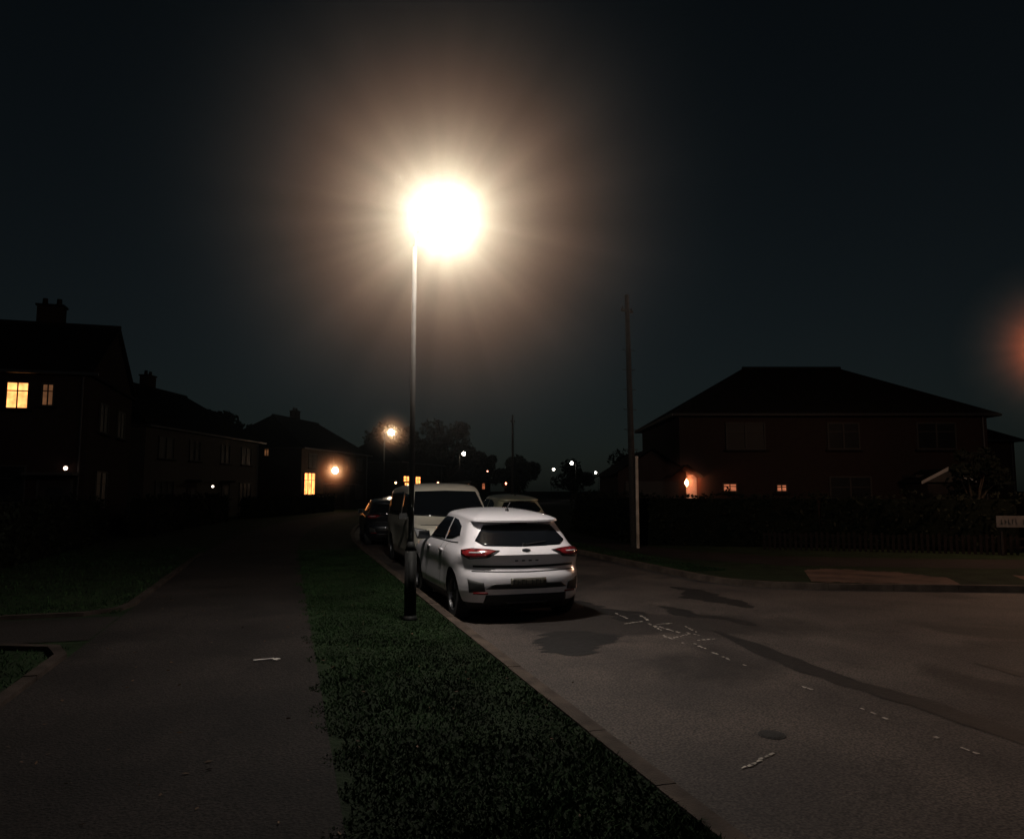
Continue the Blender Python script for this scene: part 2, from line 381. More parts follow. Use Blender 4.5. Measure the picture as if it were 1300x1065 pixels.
# ---------------------------------------------------------------- houses
def house(name,x,y,rot,w,dep,eave,ridge,hip=0,wall=None,wins=(),sidewins=(),doors=(),chim=(.3,),porch=None,roofm=None):
    wall=wall or M['brick']; e=empty(name,(x,y,0),rot)
    b=MB(); b.box((0,dep/2,eave/2),(w,dep,eave),wall)
    if hip<=0:
        for s in (-1,1):
            X=s*w/2; pts=[(X,0,eave),(X,dep,eave),(X,dep/2,ridge)]
            b.poly(pts if s>0 else pts[::-1],wall)
    b.build('walls',e)
    r=MB(); o=.35; rz=ridge; ez=eave-.12
    hx=w/2+o; rx=(w/2-hip if hip>0 else w/2+.15); t=.12
    E=[(-hx,-o,ez),(hx,-o,ez),(hx,dep+o,ez),(-hx,dep+o,ez)]
    if hip<=0: E=[(-rx,-o,ez),(rx,-o,ez),(rx,dep+o,ez),(-rx,dep+o,ez)]
    T=[(-rx,dep/2,rz+t),(rx,dep/2,rz+t)]
    m=roofm or M['roof']
    up=[(p[0],p[1],p[2]+t) for p in E]
    r.poly([up[0],up[1],T[1],T[0]],m); r.poly([up[2],up[3],T[0],T[1]],m)
    if hip>0: r.poly([up[1],up[2],T[1]],m); r.poly([up[3],up[0],T[0]],m)
    else:
        T2=[(p[0],p[1],p[2]-t) for p in T]
        r.poly([E[1],E[0],T2[0],T2[1]],m); r.poly([E[3],E[2],T2[1],T2[0]],m)
        r.poly([E[1],T2[1],T[1],up[1]],m); r.poly([E[2],up[2],T[1],T2[1]],m)
        r.poly([E[0],up[0],T[0],T2[0]],m); r.poly([E[3],T2[0],T[0],up[3]],m)
    for i in range(4):
        j=(i+1)%4; r.poly([E[i],E[j],up[j],up[i]],M['upvc'] if i in(0,2) or hip>0 else m)
    if hip>0: r.poly(E[::-1],m)
    r.tube(T[0],T[1],.1,.1,m,8); r.tube((-hx,-o-.06,ez+.05),(hx,-o-.06,ez+.05),.055,.055,M['black'],8)
    r.tube((w/2-.2,-.07,0),(w/2-.2,-.07,ez),.035,.035,M['black'],6)
    r.build('roof',e)
    if chim:
        c=MB()
        for cxp in chim:
            X=(cxp-.5)*w; c.box((X,dep/2+.2,ridge+.2),(.9,.55,1.3),M['brick']); c.box((X,dep/2+.2,ridge+.89),(1.0,.65,.08),M['roof'])
            for d in (-.25,.25): c.tube((X+d,dep/2+.2,ridge+.93),(X+d,dep/2+.2,ridge+1.2),.11,.09,M['brick'],8)
        c.build('chimney',e)
    wb=MB()
    def win(px,pz,ww,wh,mat,side=None):
        def bx(cx_,d,cz,sx,sy,sz,m):
            if side is None: wb.box((cx_,-d,cz),(sx,sy,sz),m)
            else: wb.box((side*(w/2+d),cx_,cz),(sy,sx,sz),m)
        bx(px,.012,pz,ww,.02,wh,mat)
        for s in (-1,1):
            bx(px+s*(ww/2+.03),.03,pz,.06,.06,wh+.12,M['upvc']); bx(px,.03,pz+s*(wh/2+.03),ww-.004,.057,.06,M['upvc'])
        nm=max(1,round(ww/.7))
        for i in range(1,nm): bx(px-ww/2+ww*i/nm,.03,pz,.06,.05,wh-.004,M['upvc'])
        if nm==1: bx(px,.03,pz,.04,.05,wh-.004,M['upvc'])
        bx(px,.028,pz+wh*.18,ww-.01,.035,.035,M['upvc'])
        bx(px,.08,pz-wh/2-.1,ww+.3,.16,.07,M['roof'])
    for q in wins: win(*q)
    for (px,pz,ww,wh,mat,sd) in sidewins: win(px,pz,ww,wh,mat,sd)
    if wb.v: wb.build('windows',e)
    db=MB()
    for (px,) in doors:
        db.box((px,-.02,1.1),(.95,.05,2.05),M['door']); db.box((px,-.05,1.6),(.5,.02,.6),M['dglass'])
        for s in (-1,1): db.box((px+s*.52,-.03,1.1),(.08,.08,2.1),M['upvc'])
        db.box((px,-.5,2.35),(1.5,1.0,.1),M['upvc']); 
    if db.v: db.build('door',e)
    return e
G=M['dglass']
hA=house('brick_house',-11.6,29.2,0,9.6,7.4,5.9,8.2,0,M['brick'],
  wins=[(2.6,5.05,.62,.86,M['lit_or']),(3.52,5.1,.3,.7,M['lit_or2']),(-1.2,5.0,1.2,1.0,G),(-1.2,2.0,1.6,1.2,G),(2.2,2.0,1.5,1.2,G)],
  sidewins=[(2.2,4.5,1.2,1.0,G,1),(5.2,4.5,1.2,1.0,G,1),(2.3,1.8,1.6,1.3,G,1)],doors=[(3.9,)],chim=(.75,))
angB=math.atan2(14,5.2)
hB=house('rendered_house',-4.6,49,angB,14.5,8,5.2,8.0,2.8,M['render'],
  wins=[(-5.2,4.1,1.5,1.1,G),(-2.0,4.1,1.2,1.1,G),(2.0,4.1,1.2,1.1,G),(5.2,4.1,1.5,1.1,G),(-5.2,1.6,1.8,1.3,G),(5.2,1.6,1.8,1.3,G)],
  sidewins=[(3,4.2,.9,1.0,G,-1)],doors=[(-2.2,),(2.2,)],chim=(.5,))
hC=house('semi_detached_house',4.2,67.5,math.atan2(14,7.2),14,8,5.2,8.0,2.6,M['rend2'],
  wins=[(-5.5,2.3,1.9,1.7,M['lit_far']),(-5,4.2,1.5,1.1,G),(-1.5,4.2,1.2,1.1,G),(2,4.2,1.2,1.1,G),(5,4.2,1.5,1.1,G),(5,1.6,1.8,1.3,G)],
  sidewins=[(3,4.9,.35,.7,M['lit_or2'],-1)],doors=[(-2.2,),(2.2,)],chim=(.5,))
hD=house('semi_detached_house',15,86,math.atan2(13,7.6),14,8,4.9,7.4,2.6,M['rend2'],
  wins=[(-4.6,2.8,2.4,1.0,M['lit_far']),(-1.4,2.8,1.5,1.0,M['lit_far']),(-4,4.3,1.5,.8,G),(2,4.1,1.2,1.0,G),(5,4.1,1.4,1.0,G),(4.6,2.0,1.4,.9,G)],chim=(.5,),doors=[(1.5,)])
hE=house('semi_detached_house',27,107,math.atan2(13,7.6),14,8,4.6,6.6,2.6,M['rend2'],
  wins=[(-4.6,2.2,1.2,1.0,M['lit_or2']),(3,2.4,1.5,.9,M['lit_red']),(2,4.1,1.2,1.0,G)],chim=(.5,))
hF=house('semi_detached_house',33,66,math.atan2(-10,-6),14,8,4.7,6.6,2.6,M['rend2'],wins=[(0,4,1.2,1,G),(3,1.9,1.5,1,G)],chim=(.5,))
angR=math.atan2(-3.6,12)
hR=house('brick_house',21.3,25.1,angR,12.6,8.5,4.9,7.35,4.0,M['brick'],
  wins=[(-4.3,1.9,.5,.26,M['lit_red']),(-2.2,1.88,.36,.22,M['lit_red']),(-3.6,4.0,1.5,1.0,G),(.4,4.0,1.2,1.0,G),(4.2,4.0,1.5,1.0,G),(.6,1.7,1.6,1.2,G)],doors=[(3.5,)],chim=())
pb=MB()
pb.box((3.5,-.9,1.05),(1.4,1.6,2.0),M['rend2'])
for s in (-1,1): pb.poly([(3.5+s*1.0,-1.9,2.1),(3.5,-1.9,2.62),(3.5,0,2.62),(3.5+s*1.0,0,2.1)],M['roof'])
for s in (-1,1):
    pb.poly([(3.5+s*1.05,-1.91,2.02),(3.5+s*1.05,-1.91,2.14),(3.5,-1.91,2.68),(3.5,-1.91,2.54)],M['upvcw'])
pb.poly([(2.6,-1.88,2.1),(4.4,-1.88,2.1),(3.5,-1.88,2.55)],M['render'])
pb.build('porch',hR)
ga=MB()
ga.box((-7.6,2.2,1.25),(2.7,6,2.5),M['brick'])
for yy in (-.8,5.2):
    ga.poly([(-8.95,yy,2.5),(-6.25,yy,2.5),(-7.6,yy,3.35)],M['brick'])
for s in (-1,1): ga.poly([(-7.6+s*1.6,-1.1,2.4),(-7.6,-1.1,3.45),(-7.6,5.4,3.45),(-7.6+s*1.6,5.4,2.4)],M['roof'])
ga.box((-7.6,-.83,1.1),(2.1,.05,2.1),M['upvc'])
ga.build('garage_wing',hR)
pc=MB()
pc.poly([(-6.95,-1.3,2.3),(-6.3,-1.3,2.8),(-6.3,0,2.8),(-6.95,0,2.3)],M['roof']); pc.poly([(-5.65,-1.3,2.3),(-6.3,-1.3,2.8),(-6.3,0,2.8),(-5.65,0,2.3)],M['roof'])
pc.poly([(-6.95,-.03,0),(-5.65,-.03,0),(-5.65,-.03,2.3),(-6.3,-.03,2.8),(-6.95,-.03,2.3)],M['upvcw'])
pc.build('porch_canopy',hR)
house('garden_house',33.5,33,angR,11,8,4.6,6.6,3,M['rend2'],wins=[(0,3.8,1.2,1,G)],chim=(.5,))

# ---------------------------------------------------------------- lamps
def glare_halo(loc,rad,A1,s1,A2,s2,B,c_in,c_out,name='lamp_glare',streak=.55):  # added scatter volume imitating lens glare around a lamp; ring colours set by radius
    m=bpy.data.materials.new('glare_halo'); m.use_nodes=True; nt=m.node_tree; nt.nodes.clear(); N=nt.nodes.new; L=nt.links
    tc=N('ShaderNodeTexCoord'); ln=N('ShaderNodeVectorMath'); ln.operation='LENGTH'; L.new(tc.outputs['Object'],ln.inputs[0])
    def math_(op,a,b):
        q=N('ShaderNodeMath'); q.operation=op
        for i,z in enumerate((a,b)):
            if isinstance(z,(int,float)): q.inputs[i].default_value=z
            elif z is not None: L.new(z,q.inputs[i])
        return q.outputs[0]
    r=ln.outputs['Value']
    r2=math_('MULTIPLY',r,r)
    e1=math_('MULTIPLY',math_('POWER',math.e,math_('MULTIPLY',r2,-1/s1**2)),A1)
    if A2:
        e2=math_('MULTIPLY',math_('POWER',math.e,math_('MULTIPLY',r2,-1/s2**2)),A2)
        nrm=N('ShaderNodeVectorMath'); nrm.operation='NORMALIZE'; L.new(tc.outputs['Object'],nrm.inputs[0])
        no=N('ShaderNodeTexNoise'); no.inputs['Scale'].default_value=5; no.inputs['Detail'].default_value=2; L.new(nrm.outputs[0],no.inputs['Vector'])
        k=N('ShaderNodeMapRange'); k.inputs['From Min'].default_value=.3; k.inputs['From Max'].default_value=.7
        k.inputs['To Min'].default_value=1-streak; k.inputs['To Max'].default_value=1+streak; L.new(no.outputs['Fac'],k.inputs['Value'])
        e1=math_('ADD',e1,math_('MULTIPLY',e2,k.outputs['Result']))
    fall=N('ShaderNodeMapRange'); fall.inputs['From Min'].default_value=0; fall.inputs['From Max'].default_value=rad; fall.inputs['To Min'].default_value=B; fall.inputs['To Max'].default_value=0
    fall.interpolation_type='SMOOTHSTEP'; L.new(r,fall.inputs['Value'])
    d=math_('ADD',e1,fall.outputs['Result'])
    cr=N('ShaderNodeValToRGB'); cr.color_ramp.elements[0].color=(*c_in,1); cr.color_ramp.elements[0].position=.12
    cr.color_ramp.elements[1].color=(.75,.95,1,1); cr.color_ramp.elements[1].position=.85
    q=cr.color_ramp.elements.new(.38); q.color=(*c_out,1)
    L.new(math_('DIVIDE',r,rad),cr.inputs['Fac'])
    vs=N('ShaderNodeVolumeScatter'); L.new(d,vs.inputs['Density']); L.new(cr.outputs['Color'],vs.inputs['Color'])
    o=N('ShaderNodeOutputMaterial'); L.new(vs.outputs[0],o.inputs['Volume'])
    bpy.ops.mesh.primitive_ico_sphere_add(subdivisions=3,radius=rad,location=loc)
    ob=bpy.context.object; ob.name=name; ob.data.materials.append(m)
    return ob
_em={}
def globe(loc,r,col,P,parent,name='bulb',sz=1,n=8,k=5):
    """luminous bowl of P watts (Blender point-lamp equivalent)"""
    s=P/(4*math.pi**2*r*r); kk=(col,round(s,3))
    if kk not in _em: _em[kk]=emis('lamp_glow',col,s,False)
    g=MB(); g.sphere(loc,r,_em[kk],n,k,sz); return g.build(name,parent,True)
def lamp(x,y,head,col,gr,P):
    e=empty('street_lamp',(x,y,0)); hx,hy,hz=head[0]-x,head[1]-y,head[2]
    b=MB()
    b.tube((0,0,.08),(0,0,1.0),.080,.078,M['steeld'],20); b.tube((0,0,1.0),(0,0,1.12),.078,.042,M['steeld'],20)
    b.box((0,-.077,.62),(.08,.02,.5),M['steeld'])
    b.tube((0,0,.08),(0,0,.16),.1,.082,M['steeld'],20)
    top=hz+.1
    b.tube((0,0,1.12),(0,0,top-.3),.038,.030,M['steel'],16)
    pts=[Vector((0,0,top-.3)),Vector((hx*.10,hy*.10,top-.12)),Vector((hx*.35,hy*.35,top-.02)),Vector((hx*.7,hy*.7,top+.02))]
    for a,c in zip(pts,pts[1:]): b.tube(a,c,.028,.025,M['steel'],10)
    b.build('post',e,True)
    h=MB(); h.tube((hx,hy,hz+gr*.93),(hx,hy,hz+gr*.93+.05),.06,.03,M['steel'],14); h.build('lantern_cap',e,True)
    globe((hx,hy,hz),gr,col,P,e,'lamp_bowl',.95,10,6)
    return e
HD=(1.86,9.25,5.34)
lamp(1.59,9.91,HD,(1,.92,.81),.24,1080)
glare_halo(HD,4.7,.036,.66,.050,1.68,.0022,(1,.96,.76),(1,.62,.45))
H2=(18.62,13.7,5.45)
lamp(19.0,14.3,H2,(1,.57,.36),.16,850)
glare_halo(H2,2.4,.03,.8,.016,1.3,.0008,(1,.6,.4),(1,.33,.2))
H3=(6.5,49.2,5.6); lamp(6.05,49.3,H3,(1,.80,.58),.19,230); glare_halo(H3,2.4,.15,.8,0,1,.001,(1,.8,.6),(1,.55,.35))
lamp(17.2,76,(17.6,75.8,5.6),(1,.85,.65),.19,80)
lamp(39,98,(38.4,98,5.6),(1,.95,.85),.2,70)
lamp(46.5,129,(47,129,5.6),(1,.9,.75),.2,70)
lamp(65,150,(64.4,150,5.6),(1,.95,.85),.22,70)
fl=empty('flood_light',(3.7,62.6,3.4)); f=MB(); f.box((0,.28,.05),(.3,.1,.2),M['black']); f.tube((0,.3,-.1),(0,.9,-.1),.03,.03,M['black'],8); f.build('bracket',fl); globe((0,-.1,0),.24,(1,.62,.38),150,fl); glare_halo((3.7,62.5,3.4),3.0,.5,.95,0,1,.001,(1,.7,.48),(1,.45,.25))
wl=empty('wall_lantern',(-7.35,28.95,2.55)); f=MB(); f.box((0,.12,.12),(.1,.2,.05),M['black']); f.tube((0,0,.1),(0,0,.16),.08,.03,M['black'],8); f.build('bracket',wl); globe((0,0,0),.07,(1,.7,.55),.9,wl)
cr_,sr_=math.cos(angR),math.sin(angR)
def R2W(x,y): return (21.3+x*cr_-y*sr_,25.1+x*sr_+y*cr_)
q=R2W(-6.3,-.65); ol=empty('porch_light',(q[0],q[1],2.08)); f=MB(); f.box((0,0,.24),(.25,.2,.04),M['black']); f.tube((0,0,.24),(0,.5,.3),.015,.015,M['black'],6); f.build('bracket',ol); globe((0,0,0),.17,(1,.36,.17),75,ol); glare_halo((q[0],q[1],2.08),1.7,.6,.6,0,1,.0005,(1,.5,.3),(1,.3,.15))
for (x,y,z,c,rr,s_) in ((-4.0,44.6,2.0,(1,.85,.7),.07,.7),(28.5,97,2.7,(1,.3,.16),.2,12),(24.5,92,4.2,(1,.4,.25),.1,2),(16.2,82.5,2.6,(1,.4,.25),.12,3),(10,72,2.5,(1,.6,.3),.1,3),(20.5,84,2.0,(1,.4,.2),.1,2)):
    e=empty('porch_light',(x,y,z)); f=MB(); f.tube((0,0,.25),(0,0,.3),.14,.05,M['black'],8); f.tube((0,0,.28),(-.5,.5,.28),.02,.02,M['black'],6); f.build('bracket',e); globe((0,0,0),rr,c,s_,e)

# ---------------------------------------------------------------- poles
def pole(x,y,h,r,guard=False,lean=0):
    e=empty('telegraph_pole',(x,y,0)); b=MB()
    b.tube((0,0,0),(lean,0,h),r,r*.6,M['wood'],14)
    b.box((lean,0,h-.5),(.5,.06,.07),M['wood'],.4)
    for d in (-.2,.2): b.tube((lean+d*.92,d*.39,h-.46),(lean+d*.92,d*.39,h-.38),.03,.02,M['wood'],8)
    for i in range(6): b.tube((lean*(3+i*.6)/h-.1-r,0,3+i*.6),(lean*(3+i*.6)/h+.1+r,0,3+i*.6),.012,.012,M['steel'],6)
    if guard: b.box((r*.55,-r-.015,1.45),(.08,.04,2.7),M['pale'])
    b.build('pole',e)
    return e
pole(9.83,20.1,7.7,.11,True,-.12)
pole(16.6,54.8,7.6,.12)
s=empty('street_name_sign',(18.35,14.85,0),angR-.15); b=MB()
for d in (-.45,.45): b.box((d,.03,.55),(.06,.06,1.1),M['wood'])
b.box((0,-.012,.98),(1.15,.02,.3),M['sign']); 
xx=-.47
for i in range(11):
    w_=rng.uniform(.04,.07)
    if i!=5:
        b.box((xx+.015,-.026,.98),(.015,.006,.12),M['black']); b.box((xx+w_*.6,-.026,.98+rng.choice([-.05,0,.05])),(w_*.6,.006,.014),M['black'])
    xx+=.088
b.build('sign_panel',s)

# ---------------------------------------------------------------- vehicles
T_H=dict(
 z =[.17,.25,.32,.42,.52,.60,.65,.70,.76,.84,.92,.98,1.02,1.06,1.20,1.36,1.40,1.425,1.45,1.475,1.50,1.52,1.53,1.535],
 yr=[.20,.12,.06,.02,.0,.0,.015,.06,.095,.075,.05,.09,.14,.19,.31,.45,.46,.35,.35,.45,.66,.95,1.3,1.7],
 yf=[4.0,4.1,4.15,4.18,4.19,4.18,4.16,4.13,4.08,3.98,3.75,3.40,3.12,3.02,2.80,2.50,2.42,2.38,2.32,2.24,2.12,2.02,1.92,1.74],
 w =[.76,.82,.865,.89,.895,.895,.895,.895,.90,.90,.885,.85,.81,.785,.735,.665,.645,.64,.62,.57,.48,.35,.20,.02],
 r =[.5,.55,.6,.6,.6,.6,.58,.56,.56,.55,.52,.48,.44,.42,.40,.36,.34,.30,.28,.28,.28,.25,.2,.01],
 rf=[.7,.8,.8,.8,.8,.8,.8,.8,.8,.8,.8,.7,.6,.55,.5,.45,.4,.4,.35,.3,.3,.25,.2,.01])
T_V=dict(
 z =[.22,.30,.45,.6,.8,.95,1.03,1.10,1.16,1.22,1.45,1.75,1.82,1.88,1.93,1.96,1.975],
 yr=[.12,.06,.03,.03,.04,.05,.05,.05,.06,.07,.11,.17,.2,.27,.45,.9,2.2],
 yf=[4.78,4.86,4.9,4.9,4.88,4.82,4.70,4.45,4.22,4.10,3.82,3.45,3.36,3.25,3.1,2.8,2.25],
 w =[.86,.92,.95,.95,.95,.95,.945,.94,.935,.93,.90,.85,.83,.79,.68,.45,.03],
 r =[.3]*14+[.28,.2,.02],
 rf=[.75,.8,.8,.8,.75,.7,.65,.6,.55,.5,.45,.4,.4,.38,.35,.25,.02])
class Car:
    def __init__(s,T,zs=1.0,wheels=(.78,3.37),rw=.335,n=3.0,sag=.07,name='parked_car',loc=(0,0,0),rot=0,paint=None):
        s.T={k:np.array(v,float) for k,v in T.items()}; s.n=n; s.sag=sag; s.wh=wheels; s.rw=rw; s.paint=paint; s.zs=zs
        s.z0=s.T['z'][0]; s.H=s.T['z'][-1]; s.L=max(T['yf'])
        s.e=empty(name,loc,rot)
    def g(s,k,z): return float(np.interp(z,s.T['z'],s.T[k]))
    def fin(s,x,y,z):
        t=min(1,max(0,(z-.95)/(s.H*.9-.95))); ym=s.L*.50
        zz=z-s.sag*t*((y-ym)/(s.L*.4))**2*(1 if y<ym else .4)
        if .3<z<1.0:
            k=sum(math.exp(-((y-q)/.42)**2) for q in s.wh); kz=math.sin((z-.3)/.7*math.pi)
            x=x*(1-.03*kz+.045*k*kz)
        return (x,y,zz*s.zs)
    def rear(s,a,z):
        w,yr,r=s.g('w',z),s.g('yr',z),s.g('r',z); sn=math.sin(a); c=max(0,math.cos(a))
        return s.fin(w*math.copysign(abs(sn)**(2/s.n),sn),yr+r-r*c**(2/s.n),z)
    def front(s,a,z):
        w,yf,r=s.g('w',z),s.g('yf',z),s.g('rf',z); sn=math.sin(a); c=max(0,math.cos(a))
        return s.fin(w*math.copysign(abs(sn)**(2/s.n),sn),yf-r+r*c**(2/s.n),z)
    def side(s,sg,y,z):
        w=s.g('w',z); yr,r=s.g('yr',z),s.g('r',z); yf,rf=s.g('yf',z),s.g('rf',z)
        x=w
        if y<yr+r: x=w*max(0,1-min(1,(yr+r-y)/r)**s.n)**(1/s.n)
        if y>yf-rf: x=w*max(0,1-min(1,(y-yf+rf)/rf)**s.n)**(1/s.n)
        return s.fin(sg*x,y,z)
    def ax(s,x,z):
        w=s.g('w',z); t=min(1,abs(x)/w); return math.copysign(math.asin(t**(s.n/2)),x)
    def loft(s):
        zz=[]; 
        for a,b in zip(s.T['z'],s.T['z'][1:]):
            k=max(1,int((b-a)/.03)); zz+= [a+(b-a)*i/k for i in range(k)]
        zz.append(s.T['z'][-1]); v=[];NR=36;NS=30;n=None
        for z in zz:
            row=[]
            for i in range(NR+1): row.append(s.rear(-math.pi/2+math.pi*i/NR,z))
            y0=s.g('yr',z)+s.g('r',z); y1=s.g('yf',z)-s.g('rf',z)
            for i in range(1,NS): row.append(s.side(1,y0+(y1-y0)*i/NS,z))
            for i in range(NR+1): row.append(s.front(math.pi/2-math.pi*i/NR,z))
            for i in range(1,NS): row.append(s.side(-1,y1+(y0-y1)*i/NS,z))
            n=len(row); v+=row
        f=[]
        for k in range(len(zz)-1):
            for i in range(n):
                j=(i+1)%n; f.append((k*n+i,k*n+j,(k+1)*n+j,(k+1)*n+i))
        f.append(tuple(reversed(range(n)))); f.append(tuple((len(zz)-1)*n+i for i in range(n)))
        o=obj('body',v,f,[s.paint,M['black']],parent=s.e)
        for q in s.wh:
            for sg in (-1,1):
                c=MB(); c.tube((sg*.60,q,s.rw),(sg*1.3,q,s.rw),s.rw+.05,s.rw+.05,M['black'],40)
                co=c.build('well'); co.parent=s.e
                md=o.modifiers.new('b','BOOLEAN'); md.operation='DIFFERENCE'; md.object=co; md.solver='EXACT'
                bpy.context.view_layer.update()
                dg=bpy.context.evaluated_depsgraph_get(); me=bpy.data.meshes.new_from_object(o.evaluated_get(dg))
                o.modifiers.clear(); old=o.data; o.data=me; bpy.data.objects.remove(co)
        me=o.data
        if len(me.materials)<2: me.materials.append(M['black'])
        for p in me.polygons:
            p.use_smooth=True
            c=p.center; hit=False
            for q in s.wh:
                d=math.hypot(c.y-q,c.z-s.rw)
                if abs(c.x)<.75 and d<s.rw+.06 and abs(c.x)>.55: hit=True
                nr=p.normal; rad=Vector((0,c.y-q,c.z-s.rw))
                if rad.length>0 and abs(nr.x)<.25 and abs(rad.length-(s.rw+.05))<.03 and nr.dot(rad.normalized())<-.7: hit=True
            if c.z<.27*s.zs: hit=True
            p.material_index=1 if hit else 0
        me.set_sharp_from_angle(angle=R(38))
        s.body=o
    def patch(s,fn,top,bot,m,nx=24,nz=8,off=.005,name='panel',thick=.006,outdir=None):
        def samp(P,t):
            P=np.array(P,float); L=np.r_[0,np.cumsum(np.hypot(np.diff(P[:,0]),np.diff(P[:,1])))]; L/=L[-1]
            return np.array([np.interp(t,L,P[:,0]),np.interp(t,L,P[:,1])])
        g=np.zeros((nz+1,nx+1,3))
        for j in range(nz+1):
            for i in range(nx+1):
                a=samp(bot,i/nx); b=samp(top,i/nx); q=a+(b-a)*j/nz; g[j,i]=fn(q[0],q[1])
        du=np.gradient(g,axis=1); dv=np.gradient(g,axis=0); nn=np.cross(du,dv); nn/=np.linalg.norm(nn,axis=2)[:,:,None]+1e-9
        cen=g.mean(axis=(0,1)); od=np.array([cen[0],cen[1]-s.L/2,.3]) if outdir is None else np.array(outdir,float)
        flip=(nn.mean(axis=(0,1))@od)<0
        if flip: nn=-nn
        g=g+nn*off; v=g.reshape(-1,3); f=[]
        for j in range(nz):
            for i in range(nx):
                q=(j*(nx+1)+i,j*(nx+1)+i+1,(j+1)*(nx+1)+i+1,(j+1)*(nx+1)+i); f.append(q[::-1] if flip else q)
        o=obj(name,v,f,m,parent=s.e,smooth=True)
        if thick:
            md=o.modifiers.new('s','SOLIDIFY'); md.thickness=thick; md.offset=-1
        return o
    def rx(s,x,z): return s.rear(s.ax(x,z),z)
    def fx(s,x,z): return s.front(s.ax(x,z),z)
    def wheels(s):
        for k,q in enumerate(s.wh):
            for sg in (-1,1):
                b=MB(); X=sg*(s.g('w',.5)-.125); W=.105; r=s.rw; prof=[(-W,r*.66),(-W,r*.93),(-W*.75,r),(W*.75,r),(W,r*.93),(W,r*.66),(W*.55,r*.62)]
                n=36
                for (dx,rr) in prof:
                    for i in range(n):
                        t=2*math.pi*i/n; b.v.append((X+sg*dx,q+math.cos(t)*rr,r+math.sin(t)*rr))
                for j in range(len(prof)-1):
                    for i in range(n):
                        i2=(i+1)%n; b.f.append([j*n+i,j*n+i2,(j+1)*n+i2,(j+1)*n+i]); b.m.append(b.mi(M['tyre'] if j<5 else M['rim']))
                b.tube((X,q,r),(X+sg*W*.35,q,r),r*.64,r*.64,M['black'],28)
                for i in range(10):
                    t=2*math.pi*i/10+.1
                    p0=(X+sg*W*.62,q+math.cos(t)*.04,r+math.sin(t)*.04); t2=t+.06*(1 if i%2 else -1)
                    p1=(X+sg*W*.55,q+math.cos(t2)*r*.63,r+math.sin(t2)*r*.63); b.tube(p0,p1,.018,.014,M['rim'],6)
                b.tube((X,q,r),(X+sg*W*.75,q,r),.055,.045,M['rim'],14)
                b.build('wheel',s.e)
    def mirror(s,y,z,x):
        for sg in (-1,1):
            b=MB(); b.box((sg*(x+.10),y,z),(.20,.09,.13),M['black'],0,.8); b.box((sg*(x+.1),y-.05,z-.005),(.16,.012,.1),M['carglass']); b.box((sg*(x-.0),y,z-.05),(.08,.05,.03),M['black'])
            b.build('mirror',s.e)

